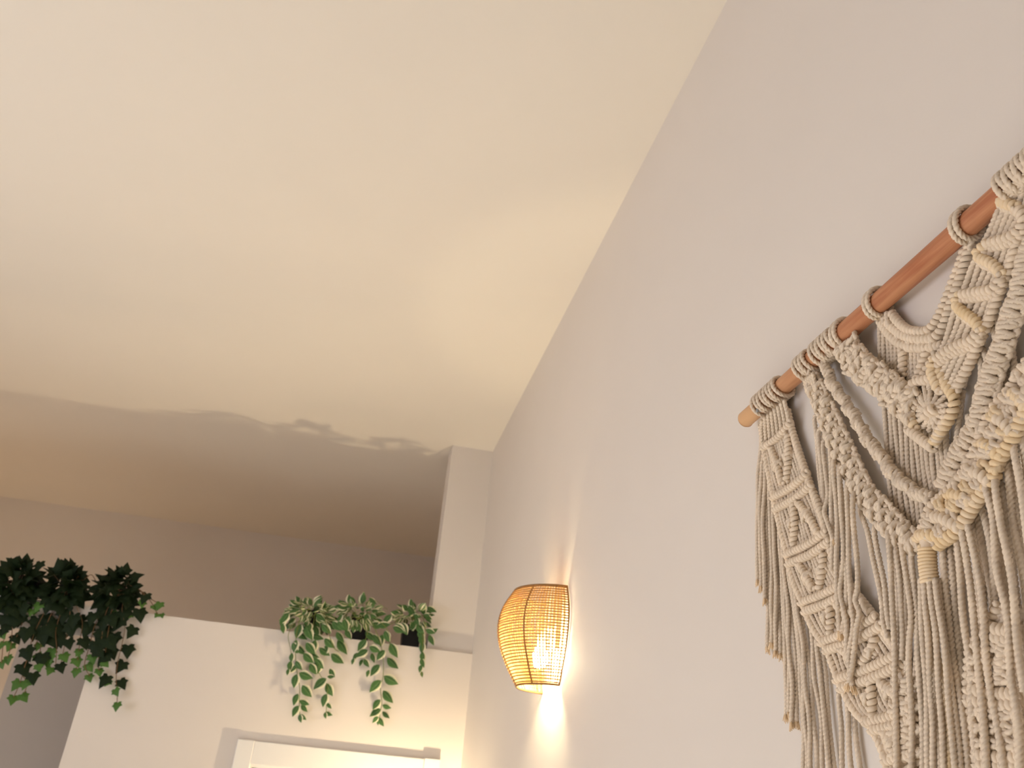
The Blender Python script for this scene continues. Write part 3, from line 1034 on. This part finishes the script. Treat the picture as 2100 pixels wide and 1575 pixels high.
# ---- D: spiral sinnet
def sinnet(px, off, label, amp=0.0046, pitch=0.021):
    P = [wp(x, y, off) for x, y in px]
    core = MB(); rope(core, P, RC * 1.3)
    o = core.build('spiral_sinnet', M_ROPE, hang, MO)
    o['label'] = label
    for k in range(3):
        b = MB()
        C_ = coil_pts(P, amp, pitch, 0.9, 16, k * 2 * math.pi / 3, 0.0125)
        q = np.arange(len(C_))
        C_[:, 0] += 0.0012 * np.sin(q * 0.9 + k)
        b.tube(C_, RC * 1.05, 9, twist=TW, lobe=0.17)
        b.build('twist_cord', M_ROPE, o, MO)
    return o


sinnet([z1(630, 1070), z1(575, 1140), z1(590, 1200), z2(720, 130), z2(800, 240), z2(870, 350), z2(930, 450), z2(1000, 560), z2(1080, 660), z2(1150, 765), z2(1250, 860), z2(1350, 925), z2(1440, 960)], 0.020, 'spiral sinnet beside the net band')

# ---- F: collar hanging from two rod loops with a curtain of cords under it
FL = [(95, 1030), (130, 1110), (200, 1180), (290, 1225), (380, 1235), (460, 1215), (510, 1140), (560, 1000), (615, 850), (660, 700), (690, 590)]
FI = [(150, 1045), (195, 1105), (260, 1165), (330, 1180), (400, 1175), (455, 1120), (510, 1010), (570, 860), (620, 730), (655, 620)]
FO = [(85, 1110), (150, 1205), (240, 1275), (330, 1290), (420, 1290), (500, 1275)]
fm = MB(); rope(fm, [wp(*z4(*q), 0.010) for q in FL])
fb = fm.build('collar', M_ROPE, hang, MO)
fb['label'] = 'curved collar between two rod loops'
ridge([wp(*z4(*q), 0.012) for q in FI], cr=0.0032, parent=fb)
ridge([wp(*z4(*q), 0.012) for q in FL], cr=0.0036, parent=fb)
ridge([wp(*z4(*q), 0.011) for q in FO], cr=0.0034, parent=fb)
for k, (x, y) in enumerate([(105, 1075), (150, 1145), (215, 1215), (290, 1255), (365, 1262), (440, 1250)]):
    knot(wp(*z4(x, y), 0.010), (0, -1, -.2), (0, -0.2, -1), fb, 1, 0.7, 0.6)
for k in range(17):
    t = k / 16
    x0 = 78 + t * 430
    y0 = 1120 + 175 * min(1, t * 2.2) - (15 * t)
    y1 = 1330 + 210 * t
    cord([z4(x0, y0), z4(x0 + 4, (y0 + y1) / 2), z4(x0 + 10, y1 + 140)], 0.0075, wob=0.0006)
for a, c in (((400, 1300), (330, 1500)), ((235, 1300), (232, 1480)), ((460, 1330), (350, 1520))):
    ridge([wp(*z4(*a), 0.013), wp(*z4(*c), 0.013)], cr=0.0028, parent=fb)

# ---- medallion
mc = z2(1430, 330)
mm = MB()
spokes = [(1290, 190), (1330, 150), (1385, 140), (1440, 140), (1500, 160), (1550, 210), (1580, 270), (1580, 330), (1550, 390), (1510, 440), (1470, 480), (1420, 470), (1380, 440), (1330, 410), (1300, 370), (1290, 310), (1285, 250)]
for q in spokes:
    P = [wp(*z2(*q), 0.016), wp(*z2((q[0] + 1430) / 2 + RNG.uniform(-8, 8), (q[1] + 330) / 2 + RNG.uniform(-8, 8)), 0.021), wp(*z2(1430 + (q[0] - 1430) * 0.12, 330 + (q[1] - 330) * 0.12), 0.0225)]
    rope(mm, P)
md = mm.build('medallion', M_ROPE, hang, MO)
md['label'] = 'star of cords gathered at its centre'
for pth, yl in (([(1480, 20), (1530, 120), (1600, 240), (1575, 360), (1520, 450), (1440, 570)], True), ([(1275, 150), (1280, 230), (1283, 320), (1315, 450)], True), ([(1270, 455), (1350, 520), (1450, 590)], False), ([(1280, 150), (1340, 110), (1410, 100), (1480, 60)], False), ([(1560, 330), (1500, 470), (1450, 560)], False)):
    ridge([wp(*z2(*q), 0.021) for q in pth], cr=0.0034, parent=md, m=M_ROPE2 if yl else None)
ridge([wp(*z2(1395, 352), 0.0245), wp(*z2(1465, 308), 0.0245)], cr=0.0045, parent=md, name='centre_wrap')

# ---- G: wide zigzag strip from the top right
G = Strip([(2085, 330), (2063, 365), (2048, 408), (2027, 472), (1996, 527), (1972, 594), (1957, 625), (1929, 710), (1905, 756), (1902, 800)],
          [(2150, 350), (2125, 420), (2095, 470), (2080, 520), (2066, 564), (2046, 610), (2030, 655), (2009, 700), (1990, 745), (1960, 800)], 0.021)
gb = warp(G, 'zigzag_band', [0.08 + 0.165 * i for i in range(6)], wob=0.014, n=16, r=RC * 1.12)
gb['label'] = 'wide band with yellowish zigzag ridges'
zz = [(960, 200), (885, 250), (890, 300), (1000, 345), (1050, 430), (1000, 520), (900, 565), (800, 590), (735, 650), (760, 690), (830, 725), (905, 800), (850, 890), (720, 920), (620, 935), (590, 990), (640, 1050), (720, 1110), (760, 1180), (700, 1240), (570, 1290), (450, 1375), (425, 1440), (470, 1560)]
for i in range(len(zz) - 1):
    pass
seg = [zz[0:4], zz[3:8], zz[7:12], zz[11:15], zz[14:19], zz[18:22], zz[21:24]]
for k, s in enumerate(seg):
    ridge([wp(*z4(*q), 0.026) for q in s], cr=0.0031, parent=gb, m=M_ROPE2 if k % 2 == 0 else None)
    ridge([wp(*z4(q[0] + 14, q[1] + 36), 0.0235) for q in s], r=RC * 0.8, cr=0.0024, parent=gb)
ridge([G.p(1.0, v) for v in np.linspace(0.0, 1, 12)], cr=0.0026, parent=gb, name='edge_ridge')

# cords fanning below the zigzag strip towards the right
for a, c in (((770, 1290), (830, 1480)), ((800, 1060), (870, 1260)), ((830, 1020), (900, 1200)), ((740, 1280), (760, 1490)), ((700, 1300), (640, 1560)), ((660, 1320), (580, 1560))):
    cord([z4(*a), z4((a[0] + c[0]) / 2 + 6, (a[1] + c[1]) / 2), z4(*c)], 0.013, wob=0.0005)

# ---- H: chunky sinnet right of it
Hs = Strip([(2112, 480), (2094, 520), (2080, 590), (2058, 640), (2048, 690), (2030, 730), (2008, 790), (1990, 860), (1955, 920), (1930, 990)],
           [(2135, 500), (2118, 560), (2105, 620), (2090, 665), (2072, 720), (2052, 780), (2040, 830), (2022, 890), (1985, 940), (1945, 1005)], 0.018)
lattice(Hs, 23, 1, 'chunky square knot sinnet', (1, 0), 1.15, 1.0, edges=True)

# ---- I: outer strip with yellowish edge, to the gathering point
I_ = Strip([z2(*q) for q in [(2300, -230), (2200, -130), (2080, 30), (1990, 180), (1860, 330), (1800, 480), (1690, 730), (1570, 890), (1440, 1000), (1390, 1110), (1360, 1200)]],
           [z2(*q) for q in [(2400, 60), (2300, 160), (2130, 330), (2060, 450), (2010, 560), (1920, 690), (1880, 830), (1770, 970), (1700, 1080), (1620, 1200), (1480, 1290)]], 0.023)
ib = lattice(I_, 22, 2, 'outer band with yellowish hitch edge', (0, 2, 1), 1.05, 1.0, edges=False, yellow=0.25)
ridge([I_.p(0.02, v, 0.003) for v in np.linspace(0.0, 1, 20)], cr=0.0032, parent=ib, name='edge_ridge')
ridge([I_.p(0.97, v, 0.004) for v in np.linspace(0.0, 1, 20)], cr=0.0042, parent=ib, m=M_ROPE2, name='edge_ridge')
for k in range(7):
    v = 0.12 + k * 0.125
    ridge([I_.p(0.05, v + 0.05, 0.006), I_.p(0.5, v + 0.015, 0.008), I_.p(0.97, v, 0.006)], cr=0.0036, parent=ib, m=M_ROPE2 if k % 2 else None, name='cross_ridge')

# ---- gathering wrap at the V
gp = [wp(*z2(1410, 1230), 0.026), wp(*z2(1405, 1300), 0.027), wp(*z2(1408, 1420), 0.027), wp(*z2(1425, 1560), 0.026)]
mb = MB(); mb.tube(spline(gp, 0.004), 0.0075, 12)
ga = mb.build('gathering_knot', M_ROPE, hang, MO)
ga['label'] = 'yellowish cord wrapped round gathered strands'
b = MB(); b.tube(coil_pts(gp[1:], 0.0086, 0.0035, 0.85, 14), 0.0019, 6); b.build('wrap', M_ROPE2, ga, MO)
ridge([wp(*z2(1330, 1230), 0.028), wp(*z2(1400, 1215), 0.031), wp(*z2(1480, 1225), 0.030), wp(*z2(1560, 1235), 0.026)], cr=0.0036, parent=ga, m=M_ROPE2)

# ---- panel of cords behind the spiral and the outer strip
for k in range(13):
    x0 = 1815 + 10.6 * k
    y0 = 838 + 7.0 * k + RNG.uniform(-4, 4)
    cord([(x0 - 2, y0 - 42), (x0, y0), (x0 + 5, (y0 + 1020) / 2), (x0 + 14, 1035), (x0 + 22, 1115)], 0.0065, wob=0.0007)
for a, c in (((2000, 860), (2010, 960)), ((1985, 850), (1990, 960)), ((2060, 700), (2062, 800)), ((2075, 690), (2080, 800)), ((2045, 720), (2047, 800)), ((1975, 800), (1962, 900))):
    cord([a, c], 0.009, wob=0.0006)

# ---- left fringe
left = [([(1562, 880), (1556, 960), (1553, 1060), (1554, 1190)], 1), ([(1566, 930), (1559, 1000), (1559, 1100), (1561, 1203)], 1), ([(1569, 950), (1566, 1050), (1566, 1150), (1569, 1228)], 1),
        ([(1573, 965), (1572, 1060), (1575, 1200), (1574, 1326)], 1), ([(1577, 985), (1580, 1080), (1583, 1200), (1581, 1318)], 1), ([(1585, 1020), (1588, 1120), (1592, 1230), (1590, 1335)], 1), ([(1592, 1060), (1596, 1200), (1600, 1300), (1600, 1341)], 1),
        ([(1598, 1080), (1604, 1200), (1611, 1350), (1612, 1466)], 1), ([(1604, 1110), (1615, 1250), (1622, 1380), (1624, 1482)], 1), ([(1608, 1130), (1624, 1250), (1632, 1380), (1634, 1480)], 1),
        ([(1614, 1150), (1635, 1300), (1645, 1450), (1650, 1600)], 0), ([(1630, 1205), (1646, 1330), (1657, 1460), (1664, 1600)], 0), ([(1640, 1230), (1655, 1330), (1668, 1460), (1677, 1600)], 0),
        ([(1664, 1290), (1671, 1380), (1683, 1480), (1690, 1600)], 0), ([(1674, 1310), (1682, 1400), (1694, 1490), (1701, 1600)], 0), ([(1688, 1340), (1695, 1420), (1704, 1500), (1713, 1600)], 0),
        ([(1720, 1420), (1724, 1500), (1730, 1600)], 0), ([(1737, 1440), (1742, 1510), (1748, 1600)], 0), ([(1752, 1462), (1757, 1520), (1766, 1600)], 0),
        ([(1606, 1125), (1610, 1230), (1618, 1350), (1618, 1460)], 1), ([(1622, 1180), (1640, 1320), (1650, 1450), (1656, 1600)], 0)]
for k, (P, e) in enumerate(left):
    cord(P, 0.0075 + 0.003 * (k % 3), end=bool(e))

# ---- middle fringe (front of the banded panel)
mid = [([z2(600, 380), z2(612, 560), z2(640, 850), z2(655, 1020)], 0.008, 0), ([z2(628, 480), z2(642, 700), z2(662, 980), z2(672, 1060)], 0.009, 0), ([z2(662, 560), z2(676, 760), z2(692, 930), z2(668, 1040), z2(690, 1120), z2(735, 1260)], [.012, .014, .020, .024, .025, .026], 1),
       ([(1711, 950), (1714, 1036), (1717, 1121), (1717, 1239), (1721, 1294)], 0.026, 1), ([(1720, 964), (1726, 1036), (1729, 1150), (1723, 1210), (1729, 1245), (1737, 1281), (1736, 1335)], 0.027, 0), ([(1722, 970), (1731, 1070), (1736, 1180), (1733, 1250), (1726, 1300)], 0.024, 1),
       ([(1737, 1001), (1740, 1093), (1743, 1200), (1744, 1240), (1749, 1285), (1743, 1348), (1749, 1408)], 0.027, 1), ([(1751, 1021), (1754, 1121), (1758, 1200), (1755, 1230), (1764, 1255), (1757, 1290), (1746, 1368), (1740, 1403)], 0.030, 1),
       ([(1763, 1050), (1783, 1099), (1797, 1180), (1808, 1240), (1812, 1275), (1823, 1310)], 0.020, 0), ([(1794, 1087), (1803, 1150), (1815, 1210), (1826, 1290)], 0.018, 0),
       ([(1820, 1099), (1829, 1200), (1833, 1300), (1836, 1440), (1839, 1600)], 0.028, 0), ([(1837, 1118), (1846, 1200), (1849, 1268), (1851, 1354)], 0.022, 0), ([(1851, 1124), (1860, 1200), (1868, 1268), (1866, 1354), (1869, 1600)], 0.027, 0),
       ([(1869, 1133), (1874, 1200), (1880, 1268), (1886, 1400), (1894, 1600)], 0.022, 0), ([(1845, 1130), (1856, 1200), (1858, 1300), (1860, 1380)], 0.018, 0), ([(1830, 1110), (1838, 1200), (1842, 1300), (1845, 1400)], 0.015, 0), ([(1703, 920), (1706, 1000), (1705, 1080), (1708, 1170)], 0.022, 0), ([(1868, 1140), (1876, 1220), (1878, 1320), (1880, 1420)], 0.016, 0)]
for P, o, e in mid:
    (x0, y0) = P[0]
    cord([(x0 + 9, y0 - 12)] + P, [0.006] + (o if isinstance(o, list) else [o] * len(P)), end=bool(e))

# ---- tassel from the wrap
for k in range(7):
    x0 = 1888 + 6.0 * k
    x1 = 1906 + 10.8 * k
    cord([(x0, 1186), (x0 + 0.35 * (x1 - x0) + (2 if k % 2 else -2), 1320), (x0 + 0.68 * (x1 - x0), 1440), (x1, 1600)], 0.026 + 0.004 * (k % 2), m=M_ROPE2 if k in (4,) else None)

# ---- big cords falling from the outer strip
big = [([(1934, 1112), (1938, 1200), (1955, 1350), (1975, 1480), (1990, 1600)], .020), ([(1947, 1100), (1955, 1210), (1966, 1330), (1978, 1470), (1992, 1600)], .014), ([(1962, 1090), (1970, 1200), (1984, 1330), (1996, 1470), (2008, 1600)], .021),
       ([(1972, 1076), (1984, 1160), (1997, 1270), (2011, 1420), (2026, 1600)], .026), ([(1984, 1062), (2002, 1160), (2018, 1280), (2036, 1440), (2060, 1600)], .025), ([(1996, 1050), (2008, 1130), (2018, 1230), (2030, 1330), (2044, 1440)], .012), ([(2004, 1035), (2016, 1110), (2028, 1190), (2036, 1260)], .011), ([(2010, 1025), (2027, 1110), (2038, 1190), (2042, 1255)], .013),
       ([(2021, 995), (2034, 1064), (2046, 1160), (2060, 1250), (2076, 1380), (2094, 1600)], .030), ([(2040, 990), (2054, 1064), (2068, 1160), (2084, 1280), (2100, 1420)], .030), ([(2032, 985), (2046, 1070), (2056, 1160), (2070, 1290)], .022),
       ([(2060, 940), (2076, 1040), (2092, 1150), (2110, 1280)], .018), ([(2080, 915), (2094, 1007), (2110, 1120)], .026), ([(2068, 930), (2082, 1030), (2098, 1130), (2115, 1240)], .013), ([(2090, 880), (2104, 960), (2120, 1060)], .02), ([(2096, 900), (2112, 1000), (2125, 1090)], .012),
       ([(1956, 1095), (1963, 1200), (1976, 1340), (1990, 1480), (2002, 1600)], .010), ([(1990, 1055), (2000, 1150), (2012, 1280), (2028, 1430), (2046, 1600)], .012), ([(2048, 960), (2064, 1060), (2080, 1180), (2096, 1300), (2112, 1440)], .013)]
for k, (P, o) in enumerate(big):
    (x0, y0) = P[0]
    cord([(x0 + 5, y0 - 13)] + P, [0.008] + [o] * len(P), r=RC * 1.08)

# ---- knotted panel behind the big cords at the lower right
J = Strip([(2050, 1240), (2030, 1275), (1995, 1322), (1988, 1370), (1986, 1440), (1996, 1500), (2008, 1600)], [(2160, 1250), (2160, 1290), (2150, 1340), (2145, 1390), (2150, 1450), (2150, 1510), (2155, 1600)], 0.012)
jb = warp(J, 'knotted_band', [0.05 + 0.075 * i for i in range(13)], wob=0.015, n=14)
jb['label'] = 'knotted panel behind the lower right cords'
for v in (0.14, 0.19, 0.50, 0.56, 0.86, 0.91):
    ridge([J.p(u, v + 0.02 * math.sin(4 * u), 0.006) for u in np.linspace(0, 1, 7)], cr=0.0038, parent=jb, name='hitch_bar')
for v0, v1 in ((0.22, 0.47), (0.59, 0.84)):
    for i in range(4):
        u = 0.1 + 0.23 * i
        ridge([J.p(u, v0, 0.005), J.p(u + 0.1, (v0 + v1) / 2, 0.007), J.p(u + 0.02, v1, 0.005)], cr=0.003, parent=jb, name='diagonal_ridge')
    for i in range(8):
        for k in range(3):
            u, v = 0.1 + 0.115 * i, v0 + (k + 0.5) / 3 * (v1 - v0)
            du, dv = J.frame(u, v)
            knot(J.p(u, v, 0.004), du, dv, jb, i % 2, 0.85, 0.85)
ridge([J.p(0.0, v, 0.002) for v in np.linspace(0, 1, 14)], cr=0.003, parent=jb, name='edge_ridge')
# lower tip of the left banded panel: net of knots
K = Strip([(1836, 1400), (1830, 1450), (1824, 1500), (1826, 1560), (1834, 1600)], [(1896, 1390), (1900, 1450), (1904, 1500), (1908, 1560), (1912, 1600)], 0.012)
lattice(K, 9, 3, 'net of knots below the gathered cords', (0, 1), 1.0, 1.0)


# ---- loops over the rod
def loop_mesh(rad, r, tilt, tail=0.0):
    mb = MB()
    n = 48
    P = []
    for i in range(n):
        a = 2 * math.pi * i / n
        P.append((rad * math.cos(a), tilt * math.sin(a), rad * math.sin(a)))
    L = 2 * math.pi * rad
    mb.tube(P, r, 12, closed=True, twist=2 * math.pi / 3 * round(L / 0.0055) / L, lobe=0.15)
    return mb


LM = []
for tl in (0.0, 0.004, -0.005):
    me = loop_mesh(ROD_R + RC + 0.0004, RC, tl).mesh('rod_loop')
    me.materials.append(M_ROPE)
    LM.append(me)


def rod_y(x):
    """rod coordinate for a photograph column"""
    lo, hi = 0.2, 1.2
    for _ in range(40):
        mdl = (lo + hi) / 2
        c = R @ np.array([ROD_X, mdl, ROD_Z - H])
        if 1050 + F * c[0] / c[2] > x:
            lo = mdl
        else:
            hi = mdl
    return (lo + hi) / 2


def loop(x, k):
    o = bpy.data.objects.new('rod_loop', LM[k])
    COL.objects.link(o)
    o.parent = hang
    o.location = (0, rod_y(x) - MO[1], 0)
    return o


xs = list(np.linspace(1562, 1606, 8)) + list(np.linspace(1649, 1668, 4)) + list(np.linspace(1683, 1718, 6)) + [1727, 1734, 1797, 1804, 1978, 1988] + list(np.linspace(2070, 2150, 9))
for i, x in enumerate(xs):
    k = 0
    if 1725 < x < 2000:
        k = 2
    elif i % 2:
        k = 1
    loop(x, k)
# two short cords joining the single loops to the collar and the ladder band
cord([(1806, 640), (1811, 648), (1813, 664)], 0.016, wob=0)
cord([(1818, 640), (1820, 655), (1824, 668)], 0.016, wob=0)
cord([(1984, 468), (1988, 490), (1990, 512)], 0.016, wob=0)
cord([(1997, 470), (1995, 490), (1988, 510)], 0.016, wob=0)
for k in range(8):
    t = k / 7
    cord([(1562 + 46 * t, 862 - 42 * t), (1561 + 54 * t, 880 - 30 * t), (1563 + 56 * t, 905 - 25 * t)], [0.030, 0.024, 0.017], wob=0)
for k in range(5):
    t = k / 4
    cord([(1650 + 16 * t, 778 - 14 * t), (1652 + 18 * t, 790 - 10 * t), (1656 + 22 * t, 806 - 6 * t)], [0.031, 0.026, 0.02], wob=0)
for k in range(9):
    t = k / 8
    cord([(2062 + 80 * t, 388 - 70 * t), (2058 + 84 * t, 404 - 66 * t), (2052 + 84 * t, 425 - 60 * t)], [0.032, 0.028, 0.023], wob=0)
